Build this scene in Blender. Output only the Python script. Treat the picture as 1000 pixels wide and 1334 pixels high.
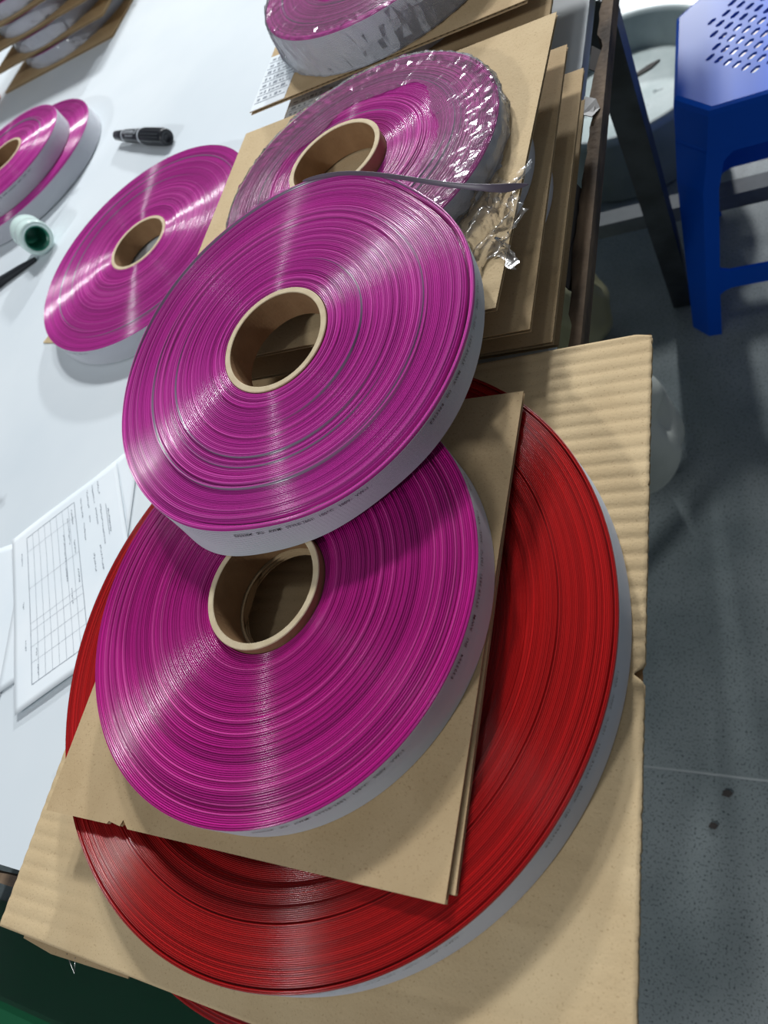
import bpy, bmesh, math, random
import numpy as np
from mathutils import Vector, Matrix

for o in list(bpy.data.objects):
    bpy.data.objects.remove(o)
S = bpy.context.scene
C = S.collection
PI = math.pi

# ------------------------------------------------------------------ camera
cam_d = bpy.data.cameras.new('camera'); cam = bpy.data.objects.new('camera', cam_d); C.objects.link(cam)
cx = Vector((0.86617798, 0.18531018, -0.46410757))       # image right in the world
cy = -Vector((-0.04921852, -0.89255692, -0.44824065))    # image up
cz = -Vector((-0.49730598, 0.41109887, -0.76399246))     # backwards
M = Matrix((cx, cy, cz)).transposed().to_4x4(); M.translation = Vector((0, 0, 1.19))
cam.matrix_world = M
cam_d.sensor_fit = 'VERTICAL'; cam_d.sensor_height = 36.0; cam_d.sensor_width = 27.0
cam_d.lens = 963.0 / 1334.0 * 36.0
cam_d.clip_start = 0.01; cam_d.clip_end = 60
cam_d.dof.use_dof = True; cam_d.dof.focus_distance = 0.52; cam_d.dof.aperture_fstop = 9.0
S.camera = cam

# ------------------------------------------------------------------ world and ceiling lamps
W = bpy.data.worlds.new('hall'); S.world = W; W.use_nodes = True
W.node_tree.nodes['Background'].inputs[0].default_value = (0.80, 0.88, 1.0, 1)
W.node_tree.nodes['Background'].inputs[1].default_value = 0.155
def lamp(name, loc, target, power, size, col=(0.95, 0.98, 1.0)):
    d = bpy.data.lights.new(name, 'AREA'); d.shape = 'DISK'; d.size = size; d.energy = power; d.color = col
    o = bpy.data.objects.new(name, d); C.objects.link(o); o.location = loc
    o.rotation_euler = (Vector(target) - Vector(loc)).to_track_quat('-Z', 'Y').to_euler()
    return o
lamp('high_bay_lamp', (-1.30, 3.15, 3.5), (-0.5, 0.5, 0.75), 80, 0.34)
lamp('high_bay_lamp', (-1.85, -2.95, 3.5), (-0.4, 0.1, 0.75), 66, 0.34)
lamp('high_bay_lamp', (-0.05, -0.10, 4.2), (-0.1, -0.05, 0), 6, 0.34)
lamp('high_bay_lamp', (-0.60, 3.40, 3.5), (-0.2, 1.0, 0.3), 42, 0.34)
lamp('high_bay_lamp', (-0.75, 8.5, 3.6), (-0.2, 1.2, 0.2), 380, 0.4)
S.view_settings.view_transform = 'Standard'; S.view_settings.look = 'None'
S.view_settings.gamma = 1.0; S.view_settings.use_curve_mapping = False
S.view_settings.exposure = 0.0

# ------------------------------------------------------------------ materials
def srgb(r, g, b):
    f = lambda c: (c / 255) / 12.92 if c / 255 <= 0.04045 else ((c / 255 + 0.055) / 1.055) ** 2.4
    return (f(r), f(g), f(b), 1.0)
def mat(name, col, rough=0.5, spec=0.5, coat=0.0, metal=0.0, trans=0.0):
    m = bpy.data.materials.new(name); m.use_nodes = True
    b = m.node_tree.nodes['Principled BSDF']
    b.inputs['Base Color'].default_value = col; b.inputs['Roughness'].default_value = rough
    b.inputs['Specular IOR Level'].default_value = spec; b.inputs['Coat Weight'].default_value = coat
    b.inputs['Metallic'].default_value = metal; b.inputs['Transmission Weight'].default_value = trans
    return m
def nd(m, t, **kw):
    n = m.node_tree.nodes.new(t)
    for k, v in kw.items(): setattr(n, k, v)
    return n
def lk(m, a, b): m.node_tree.links.new(a, b)
def noise_col(m, scale, c1, c2, lo=0.35, hi=0.65, detail=4, bump=0.0, bscale=None, vec_scale=None, extra=None):
    b = m.node_tree.nodes['Principled BSDF']
    tc = nd(m, 'ShaderNodeTexCoord')
    src = tc.outputs['Object']
    if vec_scale:
        mp = nd(m, 'ShaderNodeMapping'); mp.inputs['Scale'].default_value = vec_scale; lk(m, src, mp.inputs['Vector']); src = mp.outputs[0]
    n = nd(m, 'ShaderNodeTexNoise'); n.inputs['Scale'].default_value = scale; n.inputs['Detail'].default_value = detail
    lk(m, src, n.inputs['Vector'])
    r = nd(m, 'ShaderNodeValToRGB'); e = r.color_ramp.elements
    e[0].position = lo; e[0].color = c1; e[1].position = hi; e[1].color = c2
    lk(m, n.outputs['Fac'], r.inputs['Fac'])
    out = r.outputs['Color']
    if extra:      # a second layer of specks
        sc, col, l2, h2 = extra
        n2 = nd(m, 'ShaderNodeTexNoise'); n2.inputs['Scale'].default_value = sc; n2.inputs['Detail'].default_value = 3
        lk(m, tc.outputs['Object'], n2.inputs['Vector'])
        r2 = nd(m, 'ShaderNodeValToRGB'); r2.color_ramp.elements[0].position = l2; r2.color_ramp.elements[1].position = h2
        lk(m, n2.outputs['Fac'], r2.inputs['Fac'])
        mx = nd(m, 'ShaderNodeMix', data_type='RGBA'); lk(m, r2.outputs['Color'], mx.inputs[0])
        lk(m, out, mx.inputs[6]); mx.inputs[7].default_value = col
        out = mx.outputs[2]
    lk(m, out, b.inputs['Base Color'])
    if bump:
        n3 = nd(m, 'ShaderNodeTexNoise'); n3.inputs['Scale'].default_value = bscale or scale * 4; n3.inputs['Detail'].default_value = 5
        lk(m, tc.outputs['Object'], n3.inputs['Vector'])
        bp = nd(m, 'ShaderNodeBump'); bp.inputs['Strength'].default_value = bump; bp.inputs['Distance'].default_value = 0.002
        lk(m, n3.outputs['Fac'], bp.inputs['Height']); lk(m, bp.outputs[0], b.inputs['Normal'])
    return m

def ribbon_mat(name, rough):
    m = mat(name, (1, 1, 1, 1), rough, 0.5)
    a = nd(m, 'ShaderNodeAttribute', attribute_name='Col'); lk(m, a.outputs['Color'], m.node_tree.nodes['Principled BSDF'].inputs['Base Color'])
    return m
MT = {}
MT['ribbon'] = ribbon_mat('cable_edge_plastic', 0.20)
MT['side'] = mat('grey_cable_plastic', srgb(200, 203, 210), 0.40, 0.5)
MT['ink'] = mat('black_print', srgb(22, 25, 38), 0.6)
MT['core'] = noise_col(mat('core_board', srgb(150, 115, 80), 0.75, 0.3), 60, srgb(138, 106, 74), srgb(150, 118, 84), bump=0.15, bscale=400)
MT['core_rim'] = noise_col(mat('core_rim_board', srgb(205, 185, 150), 0.8, 0.2), 120, srgb(200, 181, 148), srgb(212, 195, 164))
MT['card'] = noise_col(mat('kraft_board', srgb(186, 158, 118), 0.85, 0.2), 26, srgb(182, 157, 120), srgb(191, 166, 129), bump=0.12, bscale=500, extra=(800, srgb(160, 134, 98), 0.60, 0.74))
MT['card_pale'] = noise_col(mat('pale_kraft_board', srgb(206, 182, 142), 0.85, 0.2), 22, srgb(196, 172, 134), srgb(204, 181, 143), bump=0.15, bscale=450, extra=(800, srgb(172, 146, 110), 0.60, 0.74))
MT['flute'] = mat('fluting_board', srgb(120, 92, 62), 0.9, 0.1)
MT['white_top'] = noise_col(mat('white_table_sheet', srgb(216, 222, 226), 0.5, 0.3), 3.2, srgb(208, 216, 221), srgb(220, 226, 229), bump=0.04, bscale=14, extra=(16, srgb(176, 182, 186), 0.70, 0.80))
MT['wood'] = noise_col(mat('worn_wood_edge', srgb(120, 96, 74), 0.8, 0.2), 40, srgb(58, 48, 40), srgb(124, 104, 84), bump=0.6, bscale=120, vec_scale=(1, 0.3, 1))
MT['black_steel'] = noise_col(mat('black_steel', srgb(38, 42, 46), 0.5, 0.5), 18, srgb(30, 34, 38), srgb(58, 64, 68), bump=0.1)
MT['grey_steel'] = noise_col(mat('grey_steel', srgb(96, 102, 104), 0.6, 0.4), 20, srgb(86, 92, 96), srgb(112, 118, 120))
MT['blue'] = mat('blue_plastic', srgb(0, 88, 212), 0.38, 0.18)
MT['concrete'] = noise_col(mat('polished_concrete', srgb(112, 120, 124), 0.28, 0.45), 4.0, srgb(112, 122, 123), srgb(146, 154, 154), detail=8, bump=0.03, bscale=60, extra=(330, srgb(66, 75, 77), 0.55, 0.68))
MT['joint'] = mat('joint_filler', srgb(160, 166, 166), 0.7)
MT['paper'] = noise_col(mat('paper', srgb(228, 234, 238), 0.8, 0.2), 8, srgb(222, 230, 235), srgb(232, 237, 240))
MT['grey_ink'] = mat('grey_print', srgb(150, 156, 164), 0.8, 0.1)
MT['black_plastic'] = mat('black_plastic', srgb(20, 24, 30), 0.35, 0.5)
MT['silver'] = mat('silver_band', srgb(190, 195, 200), 0.3, 0.5)
MT['tape'] = mat('clear_green_tape', srgb(222, 244, 238), 0.2, 0.5, trans=0.12)
MT['tape_core'] = mat('green_core', srgb(24, 120, 96), 0.4, 0.5)
MT['green'] = mat('green_plastic', srgb(20, 110, 68), 0.3, 0.5)
MT['basin'] = noise_col(mat('grey_basin_plastic', srgb(150, 162, 162), 0.5, 0.4), 12, srgb(140, 152, 152), srgb(160, 172, 172))
MT['board'] = noise_col(mat('pale_disc', srgb(188, 198, 196), 0.7, 0.3), 14, srgb(176, 188, 186), srgb(202, 210, 208), extra=(30, srgb(130, 140, 140), 0.66, 0.72))
MT['sack'] = noise_col(mat('white_sack_plastic', srgb(176, 180, 170), 0.55, 0.4), 6, srgb(190, 194, 184), srgb(210, 213, 204))
MT['bag'] = mat('olive_bag_film', srgb(168, 164, 128), 0.3, 0.5, trans=0.35)
MT['dark_tape'] = mat('grimy_tape', srgb(66, 60, 57), 0.5, 0.5)
MT['orange'] = mat('orange_plastic', srgb(206, 110, 70), 0.5)
MT['wire'] = mat('steel_wire', srgb(180, 180, 176), 0.3, 0.5, metal=0.9)
def film_mat(name, clear=0.86, haze=0.055):
    m = bpy.data.materials.new(name); m.use_nodes = True; nt = m.node_tree
    for n in list(nt.nodes): nt.nodes.remove(n)
    out = nd(m, 'ShaderNodeOutputMaterial')
    tr = nd(m, 'ShaderNodeBsdfTransparent'); gl = nd(m, 'ShaderNodeBsdfGlossy'); df = nd(m, 'ShaderNodeBsdfDiffuse')
    gl.inputs['Roughness'].default_value = 0.13; df.inputs['Color'].default_value = (0.9, 0.93, 0.97, 1)
    fr = nd(m, 'ShaderNodeFresnel'); fr.inputs['IOR'].default_value = 1.28
    tc = nd(m, 'ShaderNodeTexCoord'); nz = nd(m, 'ShaderNodeTexNoise'); nz.inputs['Scale'].default_value = 45; nz.inputs['Detail'].default_value = 2.5; nz.inputs['Distortion'].default_value = 1.0
    lk(m, tc.outputs['Object'], nz.inputs['Vector'])
    bp = nd(m, 'ShaderNodeBump'); bp.inputs['Strength'].default_value = 0.25; bp.inputs['Distance'].default_value = 0.004
    lk(m, nz.outputs['Fac'], bp.inputs['Height'])
    lk(m, bp.outputs[0], gl.inputs['Normal']); lk(m, bp.outputs[0], fr.inputs['Normal'])
    m1 = nd(m, 'ShaderNodeMixShader'); m1.inputs[0].default_value = haze; lk(m, tr.outputs[0], m1.inputs[1]); lk(m, df.outputs[0], m1.inputs[2])
    m2 = nd(m, 'ShaderNodeMixShader'); lk(m, fr.outputs[0], m2.inputs[0]); lk(m, m1.outputs[0], m2.inputs[1]); lk(m, gl.outputs[0], m2.inputs[2])
    lk(m, m2.outputs[0], out.inputs['Surface'])
    return m
MT['film'] = film_mat('clear_stretch_film')
MT['film_side'] = MT['film']

# ------------------------------------------------------------------ mesh helpers
def link(name, me, m=None, parent=None):
    o = bpy.data.objects.new(name, me); C.objects.link(o)
    if m is not None and me is not None and len(me.materials) == 0: me.materials.append(MT[m] if isinstance(m, str) else m)
    if parent: o.parent = parent
    return o
def thing(name, label, cat, loc=(0, 0, 0), group=None, rot=None):
    o = bpy.data.objects.new(name, None); C.objects.link(o); o.location = loc; o.empty_display_size = 0.02
    if rot is not None: o.rotation_euler = rot
    o['label'] = label; o['category'] = cat
    if group: o['group'] = group
    return o
def tag(o, label, cat, group=None):
    o['label'] = label; o['category'] = cat
    if group: o['group'] = group
    return o
def pmesh(name, v, f, smooth=False):
    me = bpy.data.meshes.new(name); me.from_pydata([tuple(map(float, p)) for p in v], [], f); me.update()
    if smooth: me.shade_smooth()
    return me
def np_mesh(name, V, F, col=None, smooth=True):
    """V (n,3), F (m,4) quads."""
    me = bpy.data.meshes.new(name); V = np.ascontiguousarray(V, np.float32); F = np.ascontiguousarray(F, np.int32)
    me.vertices.add(len(V)); me.vertices.foreach_set('co', V.ravel())
    me.loops.add(F.size); me.loops.foreach_set('vertex_index', F.ravel())
    me.polygons.add(len(F)); me.polygons.foreach_set('loop_start', np.arange(0, F.size, 4, dtype=np.int32))
    me.polygons.foreach_set('use_smooth', np.full(len(F), smooth))
    if col is not None:
        a = me.color_attributes.new('Col', 'FLOAT_COLOR', 'POINT'); a.data.foreach_set('color', np.ascontiguousarray(col, np.float32).ravel())
    me.update(calc_edges=True); me.validate()
    return me
def ring_faces(n, k, close=True):
    """n rings of k points -> quads, outward normals for an anticlockwise profile going outwards."""
    i = np.arange(n - 1)[:, None]; j = np.arange(k)[None, :]; j2 = (j + 1) % k
    if not close: j = j[:, :-1]; j2 = j + 1
    return np.stack([i * k + j, (i + 1) * k + j, (i + 1) * k + j2, i * k + j2], -1).reshape(-1, 4)
def lathe(name, prof, k=64, smooth=True, fx=None):
    prof = np.array(prof, float); th = np.arange(k) / k * 2 * PI
    r = prof[:, 0][:, None]; z = np.repeat(prof[:, 1][:, None], k, 1)
    V = np.stack([r * np.cos(th), r * np.sin(th), z], -1)
    if fx: V = fx(V, th)
    return np_mesh(name, V.reshape(-1, 3), ring_faces(len(prof), k), smooth=smooth)
def box_vf(x0, x1, y0, y1, z0, z1, base=0):
    v = [(x0, y0, z0), (x1, y0, z0), (x1, y1, z0), (x0, y1, z0), (x0, y0, z1), (x1, y0, z1), (x1, y1, z1), (x0, y1, z1)]
    f = [(0, 3, 2, 1), (4, 5, 6, 7), (0, 1, 5, 4), (1, 2, 6, 5), (2, 3, 7, 6), (3, 0, 4, 7)]
    return v, [tuple(base + i for i in q) for q in f]
def box(name, b, m, parent=None, bevel=0.0):
    v, f = box_vf(*b); me = pmesh(name, v, f)
    if bevel:
        bm = bmesh.new(); bm.from_mesh(me); bmesh.ops.bevel(bm, geom=bm.edges[:] + bm.verts[:], offset=bevel, segments=2, affect='EDGES', profile=0.5); bm.to_mesh(me); bm.free()
    return link(name, me, m, parent)
def prism_me(name, poly, z0, z1):
    n = len(poly); v = [(x, y, z0) for x, y in poly] + [(x, y, z1) for x, y in poly]
    f = [tuple(range(n - 1, -1, -1)), tuple(range(n, 2 * n))] + [(i, (i + 1) % n, n + (i + 1) % n, n + i) for i in range(n)]
    return pmesh(name, v, f)
def tube_me(name, pts, rad, k=8, cap=True):
    pts = [Vector(p) for p in pts]; rad = [rad] * len(pts) if not hasattr(rad, '__len__') else rad
    V = []; up = Vector((0, 0, 1))
    for i, p in enumerate(pts):
        t = (pts[min(i + 1, len(pts) - 1)] - pts[max(i - 1, 0)]).normalized()
        a = t.cross(up if abs(t.z) < 0.95 else Vector((1, 0, 0))).normalized(); b = a.cross(t)
        for j in range(k):
            an = 2 * PI * j / k; V.append(p + (a * math.cos(an) + b * math.sin(an)) * rad[i])
    F = [(i * k + j, i * k + (j + 1) % k, (i + 1) * k + (j + 1) % k, (i + 1) * k + j) for i in range(len(pts) - 1) for j in range(k)]
    if cap: F += [tuple(range(k - 1, -1, -1)), tuple((len(pts) - 1) * k + j for j in range(k))]
    me = pmesh(name, V, F, True); return me

# ------------------------------------------------------------------ floor
def structure(o): o['kind'] = 'structure'; return o
fl = thing('floor', 'x', 'x'); del fl['category']; fl['kind'] = 'structure'; fl['label'] = 'grey polished concrete workshop floor with a pale joint'
JY = 0.186
box('floor_slab', (-6, 6, JY + 0.002, 11.0, -0.10, 0.0), 'concrete', fl)
box('floor_slab', (-6, 6, -5.0, JY - 0.002, -0.10, 0.0), 'concrete', fl)
box('joint_filler', (-6, 6, JY - 0.002, JY + 0.002, -0.10, -0.0006), 'joint', fl)
structure(box('wall_back', (-6, 6, 11.0, 11.2, -0.1, 5.0), 'joint'))['label'] = 'plain grey far wall of the workshop hall'

# ------------------------------------------------------------------ work table
TX1, TY0, TX0, TY1, TZ = -0.156, -0.072, -2.30, 1.74, 0.75
tb = thing('work_table', 'long work table with a white top, worn wooden edge and black steel legs', 'table', (-1.2, 1.2, 0))
def loc_box(name, b, m, parent, bevel=0):
    o = box(name, (b[0] - parent.location.x, b[1] - parent.location.x, b[2] - parent.location.y, b[3] - parent.location.y, b[4] - parent.location.z, b[5] - parent.location.z), m, parent, bevel); return o
loc_box('tabletop', (TX0, TX1 - 0.012, TY0 + 0.006, TY1, TZ - 0.018, TZ), 'white_top', tb)
# worn wooden lipping along the right edge: an irregular strip
rng = random.Random(4)
def lipping(name, p0, p1, width, inward):
    n = 160; V = []; F = []
    d = (Vector(p1) - Vector(p0)); L = d.length; d.normalize(); out = Vector((d.y, -d.x, 0))
    chip = 0
    for i in range(n + 1):
        c = Vector(p0) + d * (L * i / n)
        chip = chip * 0.8 + rng.uniform(-1, 1) * 0.0012
        if rng.random() < 0.06: chip -= 0.004
        e = out * (chip)
        for q in (c - out * width, c + e, c + e * 0.6 - Vector((0, 0, 0.020)), c - out * width - Vector((0, 0, 0.020))):
            V.append(q)
    for i in range(n):
        for j in range(4):
            a = i * 4 + j; b = i * 4 + (j + 1) % 4; F.append((a, a + 4, b + 4, b))
    F += [(0, 1, 2, 3), tuple(n * 4 + j for j in (3, 2, 1, 0))]
    me = pmesh(name, [v - tb.location for v in V], F)
    return link(name, me, 'wood', tb)
lipping('edge_strip', (TX1, TY1, TZ - 0.0005), (TX1, TY0, TZ - 0.0005), 0.0125, 1)
lipping('edge_strip', (TX1, TY0, TZ - 0.0008), (TX0, TY0, TZ - 0.0008), 0.0065, 1)
loc_box('apron', (TX0 + 0.05, TX1 - 0.035, TY0 + 0.03, TY0 + 0.07, TZ - 0.075, TZ - 0.021), 'black_steel', tb)
loc_box('apron', (TX1 - 0.075, TX1 - 0.035, TY0 + 0.07, TY1 - 0.05, TZ - 0.075, TZ - 0.021), 'black_steel', tb)
def angle_leg(p_top, p_bot, s=0.036, t=0.005):
    prof = [(-s / 2, -s / 2), (s / 2, -s / 2), (s / 2, s / 2), (s / 2 - t, s / 2), (s / 2 - t, -s / 2 + t), (-s / 2, -s / 2 + t)]
    V = [Vector((p[0] + x, p[1] + y, p[2])) - tb.location for p in (p_bot, p_top) for x, y in prof]
    n = 6; F = [(i, (i + 1) % n, n + (i + 1) % n, n + i) for i in range(n)] + [tuple(range(n - 1, -1, -1)), tuple(range(n, 2 * n))]
    return link('leg', pmesh('leg', V, F), 'black_steel', tb)
angle_leg((-0.172, 0.862, 0.729), (-0.191, 1.074, 0.0))
angle_leg((-0.20, 0.30, 0.729), (-0.42, 0.30, 0.0))
angle_leg((-2.20, 0.862, 0.729), (-2.20, 1.068, 0.0))
angle_leg((-2.20, 1.66, 0.729), (-2.20, 1.66, 0.0))
angle_leg((-2.20, 0.30, 0.729), (-2.20, 0.30, 0.0))
loc_box('stretcher', (-2.2, 0.30, 1.088, 1.122, 0.185, 0.215), 'grey_steel', tb)
# grimy tape torn along the table edge
def torn(name, pts, thick=0.0008):
    V = [Vector(p) - tb.location for p in pts]; n = len(V)
    F = [tuple(range(n))]
    me = pmesh(name, V, F); o = link(name, me, 'dark_tape', tb)
    md = o.modifiers.new('s', 'SOLIDIFY'); md.thickness = thick
    return o
torn('torn_tape', [(-0.160, 0.735, 0.7515), (-0.148, 0.728, 0.744), (-0.143, 0.705, 0.735), (-0.146, 0.690, 0.735), (-0.150, 0.697, 0.745), (-0.160, 0.700, 0.7515)])
torn('torn_tape', [(-0.165, 0.555, 0.7515), (-0.1525, 0.54, 0.742), (-0.1505, 0.50, 0.725), (-0.153, 0.455, 0.715), (-0.155, 0.442, 0.728), (-0.158, 0.43, 0.748), (-0.166, 0.44, 0.7515)])
torn('torn_tape', [(-0.161, 0.66, 0.7522), (-0.150, 0.652, 0.7520), (-0.146, 0.640, 0.7500), (-0.152, 0.628, 0.7520), (-0.162, 0.636, 0.7522)])

# ------------------------------------------------------------------ cable reels
MAG = np.array([0.45, 0.030, 0.28]); RED = np.array([0.37, 0.008, 0.008]); GREY = np.array([0.27, 0.27, 0.33])
def winding(name, rin, rout, ecc, seed, wire, pitch=0.00095, seg=256, npt=5, amp=0.00035, dish=None, tail=True, raised=3, t=0.026, last=None, gap=None):
    """top face of the coil: every turn is a bead of its own, the gaps grey-tinted wire colour darkened for shade; local z = 0 is the top."""
    g = np.random.default_rng(seed); n = max(3, int(round((rout - rin) / pitch))); p = (rout - rin) / n
    th = np.arange(seg) / seg * 2 * PI
    h = np.zeros(n); w = 0.0
    for i in range(n):
        w = 0.75 * w + g.normal(0, 0.55); h[i] = w
    h = amp * np.clip(h, -2.2, 1.3) + amp * 0.40 * g.normal(0, 1, n)
    proud = g.random(n) < 0.14; h = h + np.where(proud, amp * g.uniform(0.8, 1.6, n), 0)
    H = np.repeat(h[:, None], seg, 1)
    # slow change along a turn, shared by neighbouring turns
    for q in range(5):
        c = g.uniform(0, n); wd = g.uniform(3, 14); f = g.integers(1, 4); ph = g.uniform(0, 2 * PI)
        H += amp * 0.8 * np.exp(-((np.arange(n) - c) / wd) ** 2)[:, None] * np.cos(f * th + ph)[None, :]
    grey_turn = np.zeros((n, seg))
    for q in range(raised):
        i = int(g.uniform(0.15, 0.92) * n); a0 = g.uniform(0, 2 * PI); wdt = g.uniform(1.2, 2.6)
        win = np.clip(1.3 * np.cos(np.clip((np.abs((th - a0 + PI) % (2 * PI) - PI)) / wdt, 0, 1) * PI / 2), 0, 1)
        H[i] += 0.0013 * win; grey_turn[i] = win
    def window(a0, wdt): return np.clip(1.6 * np.cos(np.clip(np.abs((th - a0 + PI) % (2 * PI) - PI) / wdt, 0, 1) * PI / 2), 0, 1)
    if last:      # the last turn stands up and shows its grey inside
        win = window(*last[:2]); H[-1] += last[2] * win; grey_turn[-1] = win
    if gap:       # one turn pulled down leaves a dark gap
        for a0, wd_, dp, pos in gap:
            k = int(round(pos * n)) if pos > 0 else n + int(pos); H[k] -= dp * window(a0, wd_)
    loc = {5: [(0.0, -1.35), (0.10, -0.42), (0.34, -0.05), (0.66, -0.05), (0.90, -0.42)], 4: [(0.0, -1.2), (0.18, -0.25), (0.5, 0.0), (0.82, -0.25)], 3: [(0.0, -0.7), (0.3, -0.1), (0.7, -0.1)]}[npt]
    R_, Z_, Cc = [], [], []
    tone = 1 + 0.12 * g.normal(0, 1, n) + (0.25 if wire[2] > 0.1 else 0.05) * proud  # random per turn; proud turns brighter, their highlight put into the colour
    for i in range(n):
        col = wire * np.clip(tone[i], 0.72, 1.5) + (0.035 if proud[i] and wire[2] > 0.1 else 0.0)  # pale offset adds to the painted highlight on proud magenta turns
        for j, (u, v) in enumerate(loc):
            R_.append(np.full(seg, rin + (i + u) * p))
            hz = H[i] if j else np.minimum(H[i], H[i - 1] if i else H[i])
            Z_.append(hz + v * p)
            if j == 0: cc = np.repeat((GREY * 0.06 + col * 0.45)[None], seg, 0)  # gap: wire colour darkened to paint the shade between turns
            elif j in (1, npt - 1):
                gt = grey_turn[i][:, None]; cc = col[None] * (1 - gt) + GREY[None] * gt
            else: cc = np.repeat(col[None], seg, 0)
            Cc.append(cc)
    # outer wall, top bead colour then grey
    for rr, zz, cc in ((rout, -0.0004, wire), (rout + 0.0002, -0.0012, wire), (rout + 0.0002, -0.0016, GREY), (rout, -t + 0.0004, GREY), (rin, -t + 0.0004, GREY)):
        R_.append(np.full(seg, rr)); Z_.append(np.full(seg, zz)); Cc.append(np.repeat(cc[None], seg, 0))
    R_ = np.array(R_); Z_ = np.array(Z_); Cc = np.array(Cc)
    if dish is not None:
        zt = dish(R_); m = np.ones(len(R_), bool); m[-5:] = False; Z_[m] += zt[m]
    f = np.clip((R_ - rin) / (rout - rin), 0, 1)
    X = R_ * np.cos(th) + ecc[0] * (1 - f); Y = R_ * np.sin(th) + ecc[1] * (1 - f)
    V = np.stack([X, Y, Z_], -1).reshape(-1, 3)
    col4 = np.concatenate([Cc, np.ones(Cc.shape[:2] + (1,))], -1).reshape(-1, 4)
    return np_mesh(name, V, ring_faces(len(R_), seg), col4)
def outer_wrap(name, R, t, seg=256, ridges=20, flare=0.0, gap=0.0):
    """the last turn of grey ribbon seen from outside: one ridge per conductor."""
    prof = []; top = -0.0014; p = (t - 0.0016) / ridges
    prof.append((R - 0.0004, top))
    for i in range(ridges):
        z = top - i * p; fl = flare * (i / ridges)
        prof += [(R - 0.0001 + fl, z), (R + 0.0004 + fl, z - p * 0.3), (R + 0.0004 + fl, z - p * 0.7)]
    prof += [(R + flare, -t), (R - 0.004, -t)]
    me = lathe(name, prof[::-1], seg)
    me.flip_normals()
    return me
def core_me(name, ro, ri, h, k=96):
    prof = [(ri, -h + 0.001), (ri, 0.0 - 0.0004), (ri + 0.0005, 0.0), (ro - 0.0005, 0.0), (ro, -0.0005), (ro, -h + 0.001), (ri, -h + 0.001)]
    me = lathe(name, prof, k, smooth=False)
    me.materials.append(MT['core']); me.materials.append(MT['core_rim'])
    for q in me.polygons:
        if abs(q.normal.z) > 0.3 and q.center.z > -0.002: q.material_index = 1
    return me
def wrap_text(name, body, R, zc, a0, size, parent, m='ink', slump=None, t=0.026):
    cu = bpy.data.curves.new(name, 'FONT'); cu.body = body; cu.size = size; cu.space_character = 1.15; cu.offset = 0.00003
    cu.resolution_u = 2
    tmp = bpy.data.objects.new(name, cu); C.objects.link(tmp)
    bpy.context.view_layer.update()
    me = bpy.data.meshes.new_from_object(tmp.evaluated_get(bpy.context.evaluated_depsgraph_get()))
    bpy.data.objects.remove(tmp)
    for v in me.vertices:
        a = a0 + v.co.x / R; z = zc + v.co.y
        rr = R if slump is None else R * (1 + float(slump(np.array([math.atan2(math.sin(a), math.cos(a))]), np.array([-z / t]))[0])) + 0.0001
        v.co = (rr * math.cos(a), rr * math.sin(a), z)
    me.materials.clear()
    return link(name, me, m, parent)
PRINT = 'E323364   \u042fU   AWM   STYLE 2651   105\u00b0C   300V   VW-1'
def normal_rot(n):
    return Vector((0, 0, 1)).rotation_difference(Vector(n).normalized()).to_euler()
def make_reel(label, top, R, rc, t, wire, seed, n=(0, 0, 1), ecc=(0, 0), seg=256, npt=5, pitch=0.00095, amp=0.00035, dish=None, group=None, text=(), core=True, flare=0.0, raised=3, ridges=20, wrap_gap=False, rin=None, last=None, gap=None, core_up=0.0004, slump=None):
    nv = Vector(n).normalized()
    base = Vector(top) - nv * t
    e = thing('ribbon_cable_reel', label, 'cable reel', base, group, normal_rot(n))
    def up(o): o.location = (0, 0, t); return o
    rin = rin or rc
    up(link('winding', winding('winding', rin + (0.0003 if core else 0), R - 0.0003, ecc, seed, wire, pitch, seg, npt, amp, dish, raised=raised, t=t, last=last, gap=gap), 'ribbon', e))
    if core:
        o = up(link('core', core_me('core', rc, rc - 0.0045, t + core_up - 0.0004), None, e)); o.location = (ecc[0], ecc[1], t + core_up)
    w = up(link('outer_wrap', outer_wrap('outer_wrap', R - 0.00035, t, seg, ridges, flare), 'side', e))
    if slump:     # a slightly slumped coil: the rim is not a true circle and the side leans out
        for o in list(e.children):
            if o.name.split('.')[0] in ('winding', 'outer_wrap'):
                me = o.data; co = np.empty(len(me.vertices) * 3, np.float32); me.vertices.foreach_get('co', co); co = co.reshape(-1, 3)
                r = np.hypot(co[:, 0], co[:, 1]); a = np.arctan2(co[:, 1], co[:, 0]); k = 1 + slump(a, np.clip(-co[:, 2] / t, 0, 1)) * np.clip((r - rin) / (R - rin), 0, 1) ** 2
                co[:, 0] *= k; co[:, 1] *= k; me.vertices.foreach_set('co', np.ascontiguousarray(co).ravel()); me.update()
    for (a0, size, zc) in text:
        wrap_text('printed_text', PRINT, R + 0.0006 + flare * 0.25, zc, a0, size, w, slump=slump, t=t)
    return e

GA = 'magenta and grey reels on the table'
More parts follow.
